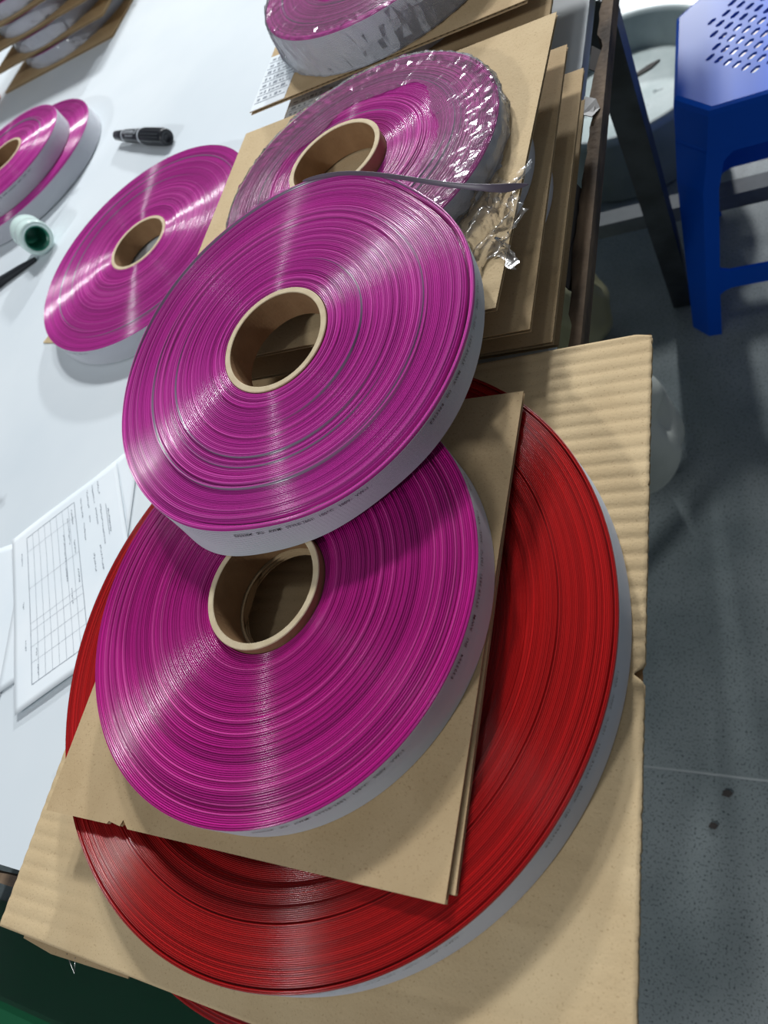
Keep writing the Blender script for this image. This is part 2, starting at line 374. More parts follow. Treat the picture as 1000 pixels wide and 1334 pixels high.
# the tilted reel on top
def lobe(a, c, w): return np.exp(-(((a - math.radians(c) + PI) % (2 * PI) - PI) / w) ** 2)
def top_slump(a, d):
    top = -0.033 * lobe(a, -85, 0.40) - 0.040 * lobe(a, 48, 0.35) - 0.012 * lobe(a, 122, 0.4) + 0.015 * lobe(a, -156, 0.4)
    bot = -0.026 * lobe(a, 0, 0.55) - 0.024 * lobe(a, -52, 0.30) + 0.050 * lobe(a, -106, 0.30) - 0.03 * lobe(a, 48, 0.35)
    return top * (1 - d) + bot * d
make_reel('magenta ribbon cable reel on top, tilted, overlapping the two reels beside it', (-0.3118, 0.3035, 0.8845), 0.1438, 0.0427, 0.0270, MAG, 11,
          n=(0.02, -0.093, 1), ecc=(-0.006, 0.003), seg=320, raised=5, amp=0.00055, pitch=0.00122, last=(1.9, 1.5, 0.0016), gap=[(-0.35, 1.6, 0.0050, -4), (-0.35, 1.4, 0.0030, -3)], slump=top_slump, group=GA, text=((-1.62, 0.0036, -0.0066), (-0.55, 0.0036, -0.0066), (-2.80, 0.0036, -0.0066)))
# the reel below it
make_reel('magenta ribbon cable reel lying on cardboard over the big red reel', (-0.3050, 0.1386, 0.8405), 0.1455, 0.0432, 0.0274, MAG * np.array([0.95, 0.45, 0.75]), 23,
          ecc=(-0.001, 0), seg=320, raised=0, amp=0.00060, pitch=0.00125, core_up=0.0030, dish=lambda r: -0.0035 * np.exp(-((r - 0.043) / 0.010) ** 2), group=GA, text=((-1.35, 0.0036, -0.0066), (-0.35, 0.0036, -0.0066), (0.45, 0.0036, -0.0066)))
# big red reels
def red_dish(r):
    z = np.zeros_like(r)
    z -= 0.0028 / (1 + np.exp((r - 0.168) / 0.0006)); z -= 0.0045 / (1 + np.exp((r - 0.157) / 0.0007)); z -= 0.004 / (1 + np.exp((r - 0.145) / 0.0006)); z -= 0.006 / (1 + np.exp((r - 0.126) / 0.0008))
    z -= np.clip(0.163 - r, 0, 1) * 0.06
    return z
make_reel('large bright red ribbon cable reel on the big cardboard under the sheets', (-0.2990, 0.1265, 0.8060), 0.2090, 0.100, 0.0245, RED, 31,
          ecc=(0, 0), seg=360, pitch=0.00098, amp=0.00022, dish=red_dish, core=False, flare=0.0018, raised=0, gap=[(-0.2, 2.6, 0.0050, -3), (-0.3, 2.2, 0.0030, 0.695)], group='large red reels', text=((-1.30, 0.0034, -0.0052), (-0.55, 0.0034, -0.0052)), rin=0.100)
make_reel('red ribbon cable reel under the big cardboard, peeking out at the table front', (-0.2980, 0.0985, 0.7752), 0.2060, 0.100, 0.0245, RED, 37,
          seg=160, npt=3, pitch=0.002, core=False, raised=0, group='large red reels', rin=0.100)
# reel lying flat on the white table
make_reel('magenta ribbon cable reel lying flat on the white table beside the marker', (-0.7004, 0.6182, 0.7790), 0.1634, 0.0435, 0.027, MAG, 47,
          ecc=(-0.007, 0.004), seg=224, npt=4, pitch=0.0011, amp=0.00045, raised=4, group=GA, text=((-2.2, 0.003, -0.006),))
# the pair at the left edge
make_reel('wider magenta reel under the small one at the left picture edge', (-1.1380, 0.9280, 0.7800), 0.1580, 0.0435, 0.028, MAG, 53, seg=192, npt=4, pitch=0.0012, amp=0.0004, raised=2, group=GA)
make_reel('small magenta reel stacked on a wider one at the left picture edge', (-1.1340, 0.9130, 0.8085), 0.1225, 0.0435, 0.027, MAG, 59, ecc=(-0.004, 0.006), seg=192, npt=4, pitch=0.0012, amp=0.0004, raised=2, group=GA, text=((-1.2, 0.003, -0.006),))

# clear stretch film round a reel
def film_me(name, R, rin, t, seed, seg=110, rough=1.0):
    """loose crinkled film: flat facets that catch the lamps."""
    g = np.random.default_rng(seed); th0 = np.arange(seg) / seg * 2 * PI
    prof = [(rin, 0.0012)]
    for k in range(1, 9): prof.append((rin + (R - 0.004 - rin) * k / 8, 0.0016))
    prof += [(R - 0.001, 0.0012), (R + 0.0012, -0.0012), (R + 0.002, -t * 0.25), (R + 0.002, -t * 0.5), (R + 0.002, -t * 0.75), (R + 0.0016, -t + 0.002), (R - 0.004, -t + 0.0006)]
    P = np.array(prof); n = len(P); r = np.repeat(P[:, 0][:, None], seg, 1); z = np.repeat(P[:, 1][:, None], seg, 1)
    ramp = np.clip((P[:, 0] - rin) / (R - rin), 0, 1)[:, None] ** 2.2
    th = th0[None, :] + g.normal(0, 0.25, (n, seg)) * 2 * PI / seg
    pl = np.zeros((n, seg))
    for q in range(14):
        f = g.integers(5, 40); pl += g.normal(0, 1) / math.sqrt(14) * np.cos(f * th0[None, :] + g.uniform(0, 6.3) + g.normal(0, 0.6) * np.arange(n)[:, None] * 0.5)
    pl = np.abs(pl + 0.5 * g.normal(0, 1, (n, seg)))
    top = (z > 0)
    z = z + np.where(top, 0.0013 * rough * ramp * pl, 0.0); r = r + np.where(top, g.normal(0, 0.0006, r.shape), 0.0015 * rough * pl)
    off = 0.010 + 0.006 * np.cos(3 * th0 + seed) + 0.004 * np.cos(7 * th0 + 2 * seed)
    for k in range(9): r[k] += off * (1 - k / 8.0)
    V = np.stack([r * np.cos(th), r * np.sin(th), z], -1).reshape(-1, 3)
    return np_mesh(name, V, ring_faces(n, seg), smooth=False)
def wrapped_reel(label, top, R, rc, t, seed, ecc=(0, 0), seg=224, npt=4, pitch=0.0011, film_seg=170, group=None, ridges=20, n=(0, 0, 1), raised=3, amp=0.0004, dish=None, core_up=0.0004):
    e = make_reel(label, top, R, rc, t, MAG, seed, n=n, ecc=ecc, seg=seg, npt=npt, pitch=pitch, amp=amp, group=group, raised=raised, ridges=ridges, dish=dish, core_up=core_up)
    o = link('stretch_film', film_me('stretch_film', R, 0.072, t, seed + 1, film_seg), 'film', e); o.location = (0, 0, t)
    return e

# ------------------------------------------------------------------ corrugated sheets
def holed_me(name, poly, z0, z1, holes):
    if not holes: return prism_me(name, poly, z0, z1)
    bm = bmesh.new(); es = []
    for loop in [poly] + [[(hx + r * math.cos(2 * PI * k / 48), hy + r * math.sin(2 * PI * k / 48)) for k in range(48)] for hx, hy, r in holes]:
        vs = [bm.verts.new((x, y, z0)) for x, y in loop]; es += [bm.edges.new((vs[k], vs[(k + 1) % len(vs)])) for k in range(len(vs))]
    bmesh.ops.triangle_fill(bm, use_beauty=True, use_dissolve=False, edges=es)
    r = bmesh.ops.extrude_face_region(bm, geom=bm.faces[:]); bmesh.ops.translate(bm, verts=[v for v in r['geom'] if isinstance(v, bmesh.types.BMVert)], vec=(0, 0, z1 - z0))
    bmesh.ops.recalc_face_normals(bm, faces=bm.faces[:]); me = bpy.data.meshes.new(name); bm.to_mesh(me); bm.free(); return me
def sheet(label, poly, ztop, t=0.0032, mtop='card', group=None, quad=None, hole=None, pitch=0.0065, cat='cardboard sheet', name='cardboard_sheet'):
    xs = [p[0] for p in poly]; ys = [p[1] for p in poly]; cx_, cy_ = sum(xs) / len(xs), sum(ys) / len(ys)
    e = thing(name, label, cat, (cx_, cy_, ztop - t), group)
    lp = [(x - cx_, y - cy_) for x, y in poly]; l = 0.0006
    hl = [(hole[0] - cx_, hole[1] - cy_, hole[2])] if hole else []
    link('top_liner', holed_me('top_liner', lp, t - l, t, hl), mtop, e)
    link('bottom_liner', holed_me('bottom_liner', lp, 0, l, hl), 'card', e)
    # the wavy middle layer, set back from the edges
    q = [Vector((x - cx_, y - cy_)) for x, y in (quad or poly)]; m_ = sum(q, Vector((0, 0))) / 4
    q = [p + (m_ - p) * 0.012 for p in q]
    n = int((q[1] - q[0]).length / pitch) * 6; V = []
    for i in range(n + 1):
        s = i / n; z = t / 2 + (t / 2 - l) * math.sin(s * n / 6 * 2 * PI); a = q[0].lerp(q[1], s); b = q[3].lerp(q[2], s)
        V += [(a.x, a.y, z), (b.x, b.y, z)]
    F = [(2 * i, 2 * i + 1, 2 * i + 3, 2 * i + 2) for i in range(n)]
    if hole:
        hx_, hy_, hr = hole[0] - cx_, hole[1] - cy_, hole[2]
        F = [f for f in F if abs(V[f[0]][0] - hx_) > hr]
    link('fluting', pmesh('fluting', V, F, True), 'flute', e)
    return e
def rect(x0, x1, y0, y1, a=0.0):
    cx_, cy_ = (x0 + x1) / 2, (y0 + y1) / 2; c, s = math.cos(math.radians(a)), math.sin(math.radians(a))
    return [(cx_ + (x - cx_) * c - (y - cy_) * s, cy_ + (x - cx_) * s + (y - cy_) * c) for x, y in ((x0, y0), (x1, y0), (x1, y1), (x0, y1))]
# stack under the film-wrapped reel behind the top one
GS = 'sheets in the stack under the film-wrapped reel'; GR = 'reels between the stacked sheets'
ST = 0.0032
sheet('lowest cardboard sheet of the stack under the film-wrapped reel', rect(-0.495, -0.160, 0.372, 0.655), 0.7534, ST, group=GS)
sheet('second lowest cardboard sheet of the stack under the film-wrapped reel', rect(-0.492, -0.1535, 0.3500, 0.655), 0.7830, ST, group=GS)
sheet('cardboard sheet second from the top under the film-wrapped reel', rect(-0.495, -0.1595, 0.339, 0.648), 0.8126, ST, group=GS)
sheet('top cardboard sheet directly under the film-wrapped reel', [(-0.497, 0.336), (-0.173, 0.336), (-0.160, 0.647), (-0.492, 0.647)], 0.8422, ST, mtop='card_pale', group=GS)
for z, c, lb in ((0.7796, (-0.302, 0.510), 'grey-sided reel lowest in the stack, between two cardboard sheets'), (0.8092, (-0.300, 0.500), 'grey-sided reel in the middle of the stack, between two cardboard sheets'), (0.8388, (-0.306, 0.500), 'grey-sided reel right under the top sheet of the stack')):
    make_reel(lb, (c[0], c[1], z), 0.1330, 0.0435, 0.0258, MAG, 61, seg=160, npt=3, pitch=0.003, group=GR, raised=0)
wr = wrapped_reel('film-wrapped magenta reel behind the tilted top reel, core seen above its rim', (-0.3150, 0.5055, 0.8628), 0.1290, 0.0440, 0.0204, 71, ecc=(-0.015, 0.006), seg=256, npt=5, pitch=0.0011, raised=6, amp=0.0006, core_up=0.0075, dish=lambda r: -0.0045 * np.exp(-((r - 0.044) / 0.016) ** 2))
# crumpled film tail at its right
def crumple(name, cx_, cy_, z, sx, sy, seed, parent, h=0.010):
    g = np.random.default_rng(seed); n = 34; u, v = np.meshgrid(np.linspace(-1, 1, n), np.linspace(-1, 1, n))
    zz = np.zeros_like(u)
    for q in range(16): zz += g.normal(0, 1) * np.cos(g.normal(0, 5) * u + g.normal(0, 5) * v + g.uniform(0, 6))
    zz = np.abs(zz) / 6; e = np.clip(1.25 - np.hypot(u, v), 0, 1)
    V = np.stack([cx_ + sx * u * (1 + 0.15 * np.cos(7 * v)) + 0.004 * g.normal(0, 0.3, u.shape), cy_ + sy * v * (1 + 0.2 * np.cos(6 * u)), z + h * zz * np.clip(e * 1.5, 0.1, 1)], -1).reshape(-1, 3)
    i = np.arange(n - 1)[:, None] * n + np.arange(n - 1)[None]; F = np.stack([i, i + 1, i + n + 1, i + n], -1).reshape(-1, 4)
    return link(name, np_mesh(name, V, F), 'film', parent)
bl = wr.location
crumple('film_tail', -0.196 - bl.x, 0.418 - bl.y, 0.8435 - bl.z, 0.030, 0.045, 3, wr, 0.011)
# stack behind, with the thick wrapped reel
GC = 'sheets in the stack behind the film-wrapped reel'
sheet('lowest sheet of the rear stack at the top of the picture', rect(-0.495, -0.235, 0.668, 0.975), 0.7534, ST, group=GC)
sheet('second sheet up in the rear stack at the top of the picture', rect(-0.490, -0.225, 0.664, 0.975), 0.7830, ST, group=GC)
sheet('sheet with a label under the top one of the rear stack', rect(-0.480, -0.180, 0.660, 0.975), 0.8126, ST, group=GC)
sheet('top sheet of the rear stack with a white printed label on its corner', rect(-0.499, -0.190, 0.683, 0.985), 0.8422, ST, group=GC)
for z, lb in ((0.7796, 'grey-sided reel lowest in the rear stack at the top'), (0.8092, 'grey-sided reel in the middle of the rear stack at the top'), (0.8388, 'grey-sided reel under the top sheet of the rear stack')):
    make_reel(lb, (-0.362, 0.835, z), 0.1260, 0.0435, 0.0258, MAG, 67, seg=128, npt=3, pitch=0.004, group=GR, raised=0)
wrapped_reel('thick film-wrapped magenta reel cut by the top picture edge', (-0.3480, 0.8150, 0.8830), 0.1345, 0.0435, 0.0406, 79, seg=192, ridges=32, pitch=0.0013)

# ------------------------------------------------------------------ big cardboard under the red reel
def big_card():
    e = thing('large_cardboard', 'large corrugated cardboard under the red reel, overhanging the table corner', 'cardboard', (-0.30, 0.125, 0.7768))
    A, B, D, Cn = np.array([-0.517, -0.098]), np.array([-0.0770, -0.1005]), np.array([-0.5040, 0.334]), np.array([-0.0850, 0.3465])
    nu, nv = 150, 260; u, v = np.meshgrid(np.linspace(0, 1, nu), np.linspace(0, 1, nv))
    P = A + (B - A) * u[..., None]; Q = D + (Cn - D) * u[..., None]; XY = P + (Q - P) * v[..., None]
    x, y = XY[..., 0], XY[..., 1]; g = np.random.default_rng(8)
    # torn right edge and corners
    edge = (u > 0.995); x = x - edge * np.abs(g.normal(0, 0.0003, x.shape)); 
    tear = np.exp(-((y - 0.112) / 0.0028) ** 2) * np.clip((u - 0.965) / 0.035, 0, 1); x = x - 0.006 * tear
    corner = np.clip(np.hypot((u - 1) * 40, (v - 1) * 40), 0, 1); y = y - 0.003 * (1 - corner)
    mask = np.clip((y - 0.10) / 0.03, 0, 1) * 1.0 + np.clip((0.10 - y) / 0.03, 0, 1) * (0.10 + 0.45 * np.clip((-0.40 - x) / 0.05, 0, 1))
    fr = ((y + 0.0012 * np.sin(14 * x) - 0.02 * x) / 0.0105) % 1.0; z = -0.0008 * mask * np.exp(-((fr - 0.5) / 0.20) ** 2)
    for q in range(7):
        a, b, w = g.uniform(-0.08, 0.10), g.normal(0, 0.05), g.uniform(0.002, 0.004)
        dd = (y - (a + b * (x + 0.2))); z += np.where(x > -0.26, 1, 0.5) * g.choice([-1, 1]) * 0.0004 * np.exp(-(dd / w) ** 2) * np.clip(1 - np.abs(x + 0.17 + g.normal(0, 0.05)) / 0.12, 0, 1)
    z += 0.0022 * np.exp(-((y - 0.1075) / 0.004) ** 2) * np.clip((u - 0.95) / 0.05, 0, 1)     # lifted lip below the tear
    z -= 0.0008 * np.exp(-((y - 0.114) / 0.003) ** 2) * np.clip((u - 0.90) / 0.1, 0, 1)
    z -= 0.0006 * np.exp(-((x + 0.1055 + (y - 0.1) * 0.2) / 0.0018) ** 2) * np.exp(-((y - 0.10) / 0.018) ** 2)
    t = 0.0036
    def grid(zz, flip):
        V = np.stack([x + 0.30, y - 0.125, zz], -1).reshape(-1, 3)
        i = np.arange(nv - 1)[:, None] * nu + np.arange(nu - 1)[None]; F = np.stack([i, i + 1, i + nu + 1, i + nu], -1).reshape(-1, 4)
        return np_mesh('liner', V, F[:, ::-1] if flip else F)
    o = link('top_liner', grid(z + t, False), 'card_pale', e); md = o.modifiers.new('s', 'SOLIDIFY'); md.thickness = 0.0007; md.offset = -1
    o = link('bottom_liner', grid(z * 0 + 0.0004, False), 'card', e); md = o.modifiers.new('s', 'SOLIDIFY'); md.thickness = 0.0005; md.offset = -1
    V = []; F = []; n = 44 * 6
    for i in range(n + 1):
        s = i / n; xa = (A + (D - A) * s); xb = (B + (Cn - B) * s); zz = 0.0013 + 0.0008 * math.sin(s * 44 * 2 * PI)
        V += [(xa[0] + 0.301, xa[1] - 0.125, zz), (xb[0] + 0.2985, xb[1] - 0.125, zz)]
    F = [(2 * i, 2 * i + 1, 2 * i + 3, 2 * i + 2) for i in range(n)]
    link('fluting', pmesh('fluting', V, F, True), 'flute', e)
    link('folded_flap', prism_me('folded_flap', [(-0.197, -0.2265), (-0.165, -0.2295), (-0.09, -0.2270), (-0.09, -0.205), (-0.20, -0.205)], -0.0052, -0.0042), 'card', e)
    link('staple', tube_me('staple', [(-0.150, -0.226, -0.0040), (-0.1455, -0.2370, -0.012), (-0.141, -0.2265, -0.0040)], 0.0003, 6), 'wire', e)
    return e
big_card()
# two sheets between the red reel and the magenta one
low = [(-0.4700, -0.0172), (-0.4080, -0.0168), (-0.4070, -0.0150), (-0.3960, -0.0165), (-0.3945, -0.0125), (-0.3885, -0.0172), (-0.1640, -0.0172), (-0.1580, 0.2870), (-0.4560, 0.2870)]
sheet('upper cardboard sheet under the lower magenta reel, torn at its front edge', low, 0.8128, 0.0032, quad=[low[0], low[6], low[7], low[8]], hole=(-0.3065, 0.1388, 0.037), group='sheets on the red reel')  # hole added in both sheets so the core above looks dark inside
sheet('thin cardboard sheet lying directly on the red reel', rect(-0.462, -0.1606, -0.0125, 0.2835), 0.8094, 0.0028, hole=(-0.3065, 0.1388, 0.037), group='sheets on the red reel')

# loose tail of the top reel
def loose_end():
    pts = [(-0.325, 0.4452, 0.9015), (-0.2887, 0.4425, 0.9015), (-0.247, 0.4250, 0.8995), (-0.2189, 0.4125, 0.8960), (-0.1942, 0.4047, 0.8900), (-0.1736, 0.4004, 0.8850), (-0.1622, 0.4009, 0.8800), (-0.1551, 0.4047, 0.8760), (-0.1470, 0.4071, 0.8730)]
    wid = [0.0035, 0.0035, 0.0035, 0.0036, 0.0038, 0.0045, 0.0065, 0.0052, 0.0005]
    V = []; F = []
    P = [Vector(p) for p in pts]; camp = Vector((0, 0, 1.19))
    for i, p in enumerate(P):
        t = (P[min(i + 1, len(P) - 1)] - P[max(0, i - 1)]).normalized(); w = Vector((0, 0.55, 0.83)); w = (w - t * w.dot(t)).normalized()
        V += [p - w * wid[i] / 2, p + w * wid[i] / 2]
    F = [(2 * i, 2 * i + 2, 2 * i + 3, 2 * i + 1) for i in range(len(P) - 1)]
    return V, F
top_reel = [o for o in bpy.data.objects if o.get('label', '').startswith('magenta ribbon cable reel on top')][0]
V, F = loose_end(); bpy.context.view_layer.update(); inv = top_reel.matrix_world.inverted()
lo = link('loose_end', pmesh('loose_end', [inv @ v for v in V], F, True), mat('dark_cable_plastic', srgb(96, 86, 100), 0.4), top_reel)
md = lo.modifiers.new('s', 'SOLIDIFY'); md.thickness = 0.0009
md = lo.modifiers.new('b', 'SUBSURF'); md.levels = 2; md.render_levels = 2

# ------------------------------------------------------------------ rear-left stack of wrapped reels
for k in range(6):
    sheet(['lowest sheet of the tall rear-left stack', 'second lowest sheet of the tall rear-left stack', 'third sheet up in the tall rear-left stack', 'fourth sheet up in the tall rear-left stack', 'fifth sheet up in the tall rear-left stack', 'sixth sheet up in the tall rear-left stack'][k],
          rect(-1.466 + 0.004 * (k % 2), -1.122 + 0.003 * (k % 3), 1.318 + 0.004 * ((k * 2) % 3), 1.63, 0.6 * (k % 3 - 1)), 0.7534 + k * 0.0345, ST, group='sheets in the rear-left stack')
    if k < 5:
        wrapped_reel(['lowest film-wrapped reel of the tall rear-left stack', 'second lowest film-wrapped reel of the tall rear-left stack', 'third film-wrapped reel up in the tall rear-left stack', 'fourth film-wrapped reel up in the tall rear-left stack', 'fifth film-wrapped reel up in the tall rear-left stack'][k],
                     (-1.300 + 0.003 * (k % 2), 1.482, 0.7795 + k * 0.0345), 0.1500, 0.0435, 0.0260, 90 + k, seg=128, npt=3, pitch=0.003, film_seg=150, raised=0, group='wrapped reels in the rear-left stack')

# ------------------------------------------------------------------ papers
def paper(label, corners, z, seed, curl=0.004, n=24):
    A, B, Cc, D = [np.array(c) for c in corners]; g = np.random.default_rng(seed)
    u, v = np.meshgrid(np.linspace(0, 1, n), np.linspace(0, 1, n))
    P = A + (B - A) * u[..., None]; Q = D + (Cc - D) * u[..., None]; XY = P + (Q - P) * v[..., None]
    ph = g.uniform(0, 6, 4)
    zz = z + 0.0004 + curl * (0.25 + 0.25 * np.sin(4 * u + 3 * v + ph[0]) * np.sin(3 * v + ph[1])) * (0.35 + np.clip(np.maximum(np.abs(u - 0.5), np.abs(v - 0.5)) * 2 - 0.5, 0, 1))
    V = np.stack([XY[..., 0], XY[..., 1], zz], -1)
    return V
def paper_obj(label, corners, z, seed, curl=0.004, n=24, zf=None):
    V = paper(label, corners, z, seed, curl, n)
    if zf is not None: V[..., 2] += zf(n)
    c = V.reshape(-1, 3).mean(0); c[2] = V[..., 2].min()
    i = np.arange(n - 1)[:, None] * n + np.arange(n - 1)[None]; F = np.stack([i, i + 1, i + n + 1, i + n], -1).reshape(-1, 4)
    e = thing('paper_sheet', label, 'paper', tuple(c), 'papers on the table')
    o = link('page', np_mesh('page', (V - c).reshape(-1, 3), F), 'paper', e); md = o.modifiers.new('s', 'SOLIDIFY'); md.thickness = 0.00015; md.offset = -1
    return e, V - c
paper_obj('blank white paper lying partly under the form at the left edge', [(-0.80, 0.02), (-0.66, 0.045), (-0.70, 0.235), (-0.84, 0.20)], TZ, 5, 0.003)
paper_obj('white paper peeking out behind the printed form', [(-0.668, 0.065), (-0.545, 0.150), (-0.600, 0.337), (-0.727, 0.240)], TZ + 0.0006, 6, 0.004)
form, FV = paper_obj('white printed form with a ruled table, beside the magenta reels', [(-0.627, 0.048), (-0.506, 0.137), (-0.625, 0.3135), (-0.744, 0.226)], TZ + 0.0022, 7, 0.005, 30)
nF = FV.shape[0]
def on_form(u, v, lift=0.00025):
    fu, fv = min(max(u, 0), 0.999) * (nF - 1), min(max(v, 0), 0.999) * (nF - 1); i, j = int(fv), int(fu); a, b = fv - i, fu - j
    p = (FV[i, j] * (1 - a) * (1 - b) + FV[i + 1, j] * a * (1 - b) + FV[i, j + 1] * (1 - a) * b + FV[i + 1, j + 1] * a * b)
    return (p[0], p[1], p[2] + lift)
rules = {'V': [], 'F': []}; ink = {'V': [], 'F': []}
def stroke(acc, u0, v0, u1, v1, w, n=10):
    du, dv = (u1 - u0) * 0.15, (v1 - v0) * 0.2134; L = math.hypot(du, dv); nx, ny = -dv / L * w / 0.15, du / L * w / 0.2134
    for k in range(n + 1):
        s = k / n; u, v = u0 + (u1 - u0) * s, v0 + (v1 - v0) * s; acc['V'] += [on_form(u + nx / 2, v + ny / 2), on_form(u - nx / 2, v - ny / 2)]
        if k: b = len(acc['V']) - 4; acc['F'].append((b, b + 1, b + 3, b + 2))
# u runs across the short side, v along the long side; the table fills the left part
U0, U1, V0, V1 = 0.145, 0.60, 0.09, 0.935
def heavy(a, b, c, d): stroke(rules, a, b, c, d, 0.0006, 20)
heavy(U0, V0, U0, V1); heavy(U0, V1, U1, V1); heavy(U1, V1, U1, V0); heavy(U1, V0, U0, V0)
for k in range(1, 8): stroke(rules, U0 + (U1 - U0) * k / 8, V0, U0 + (U1 - U0) * k / 8, V1, 0.0003, 20)
for s in (0.13, 0.23, 0.33, 0.38, 0.62, 0.89): stroke(rules, U0, V0 + (V1 - V0) * s, U1, V0 + (V1 - V0) * s, 0.0003)
link('ruled_lines', pmesh('ruled_lines', rules['V'], rules['F']), 'grey_ink', form)
rg = random.Random(12)
def scribble(u, v0, v1, w=0.0011):
    v = v1
    while v > v0:
        d = rg.uniform(0.004, 0.011); stroke(ink, u + rg.uniform(-.004, .004), v, u + rg.uniform(-.004, .004), v - d, w * rg.uniform(0.5, 1.3), 1); v -= d + rg.uniform(0.003, 0.006)
for u, v0, v1 in ((0.66, 0.80, 0.93), (0.665, 0.66, 0.76), (0.72, 0.84, 0.95), (0.72, 0.74, 0.78), (0.77, 0.84, 0.96), (0.78, 0.7, 0.8), (0.82, 0.87, 0.96), (0.82, 0.55, 0.80), (0.88, 0.6, 0.74), (0.78, 0.42, 0.56), (0.72, 0.44, 0.54), (0.53, 0.7, 0.86), (0.48, 0.5, 0.78), (0.57, 0.8, 0.9), (0.57, 0.62, 0.7), (0.51, 0.36, 0.44), (0.58, 0.44, 0.52), (0.20, 0.12, 0.17), (0.19, 0.22, 0.26), (0.09, 0.78, 0.86), (0.09, 0.52, 0.56), (0.10, 0.28, 0.34)):
    scribble(u, v0, v1)
stroke(ink, 0.865, 0.58, 0.865, 0.78, 0.0006)
link('printed_text', pmesh('printed_text', ink['V'], ink['F']), 'grey_ink', form)

# paper labels on the rear stack
def label_paper(label, poly, z):
    cx_, cy_ = sum(p[0] for p in poly) / 4, sum(p[1] for p in poly) / 4
    e = thing('paper_label', label, 'label', (cx_, cy_, z), 'labels on the rear stack')
    link('page', prism_me('page', [(x - cx_, y - cy_) for x, y in poly], 0, 0.0003), 'paper', e)
    V, F = [], []; r = random.Random(5)
    A, B, Cc, D = [Vector((x - cx_, y - cy_, 0.0005)) for x, y in poly]
    def pt(u, v): return A.lerp(B, u).lerp(D.lerp(Cc, u), v)
    def bar(u0, u1, v, w):
        b = len(V); V.extend([pt(u0, v - w), pt(u1, v - w), pt(u1, v + w), pt(u0, v + w)]); F.append((b, b + 1, b + 2, b + 3))
    for k in range(7):
        v = 0.12 + k * 0.125; bar(0.05, 0.95, v, 0.006)
        u = 0.1
        while u < 0.85: d = r.uniform(0.03, 0.12); bar(u, u + d, v + 0.055, 0.022 * r.uniform(0.5, 1.2)); u += d + r.uniform(0.03, 0.1)
    link('printed_text', pmesh('printed_text', V, F), 'grey_ink', e)
label_paper('white printed label on the front left corner of the rear stack', [(-0.4985, 0.6835), (-0.453, 0.6840), (-0.450, 0.770), (-0.4985, 0.775)], 0.8423)
label_paper('shaded printed label one sheet below in the rear stack', [(-0.478, 0.6605), (-0.425, 0.6605), (-0.425, 0.74), (-0.478, 0.74)], 0.8127)

# ------------------------------------------------------------------ small things on the table
# double-ended marker
def marker():
    a, b = Vector((-0.915, 0.930, 0)), Vector((-0.776, 0.865, 0)); d = (b - a); L = d.length
    e = thing('marker_pen', 'black double-ended marker pen lying on the white table', 'marker pen', (a.x, a.y, TZ), rot=(0, 0, math.atan2(d.y, d.x)))
    def part(name, prof, m):
        me = lathe(name, [(r, x) for x, r in prof], 32); me.transform(Matrix.Rotation(PI / 2, 4, 'Y')); me.flip_normals()
        o = link(name, me, m, e); o.location = (0, 0, 0.0118); return o
    part('thin_cap', [(0, 0.0), (0, 0.0058), (0.002, 0.0070), (0.026, 0.0084), (0.030, 0.0084)], 'black_plastic')
    part('band', [(0.030, 0.0088), (0.0335, 0.0088)], 'silver')
    brl = part('barrel', [(0.0335, 0.0088), (0.036, 0.0096), (0.082, 0.0108), (0.084, 0.0108)], 'black_plastic')
    part('band', [(0.084, 0.0112), (0.088, 0.0113)], 'silver')
    cap = part('thick_cap', [(0.088, 0.0114), (0.092, 0.0118), (L - 0.004, 0.0116), (L - 0.0005, 0.0108), (L, 0.0095), (L, 0.006), (L - 0.002, 0.0055), (L - 0.002, 0.0)], 'black_plastic')
    # ribs on the cap
    rv = []; rf = []
    for k in range(18):
        a_ = k / 18 * 2 * PI; t = Vector((0, -math.sin(a_), math.cos(a_))); n = Vector((0, math.cos(a_), math.sin(a_)))
        b0 = len(rv)
        for x in (0.094, L - 0.008):
            for s, h in ((-0.0007, 0.0115), (0, 0.0124), (0.0007, 0.0115)): rv.append(Vector((x, 0, 0)) + n * h + t * s)
        rf += [(b0, b0 + 3, b0 + 4, b0 + 1), (b0 + 1, b0 + 4, b0 + 5, b0 + 2)]
    link('ribs', pmesh('ribs', rv, rf), 'black_plastic', cap)
    # pale print on the barrel
    V = []; F = []; r = random.Random(3)
    def patch(x0, x1, a0, a1):
        b = len(V); 
        for a_ in (a0, (a0 + a1) / 2, a1):
            for x in (x0, x1): rr = 0.0099 + (x - 0.036) / 0.046 * 0.0012 + 0.0002; V.append((x, rr * math.cos(a_), rr * math.sin(a_)))
        F.append((b, b + 1, b + 3, b + 2)); F.append((b + 2, b + 3, b + 5, b + 4))
    for x0, x1, a0, a1 in ((0.040, 0.078, 1.55, 1.60), (0.040, 0.042, 1.6, 2.3), (0.076, 0.078, 1.6, 2.3), (0.040, 0.078, 2.3, 2.35)): patch(x0, x1, PI * 1.0 - a0 + 0.5, PI * 1.0 - a1 + 0.5)
    for k in range(6): patch(0.045 + k * 0.005, 0.048 + k * 0.005, PI * 1.0 - 1.7 + 0.5, PI * 1.0 - r.uniform(1.9, 2.2) + 0.5)
    for k in range(7): patch(0.047 + k * 0.0035, 0.049 + k * 0.0035, PI * 1.0 - 1.18 + 0.5, PI * 1.0 - 1.34 + 0.5)
    link('pale_print', pmesh('pale_print', V, F), 'silver', brl)
marker()
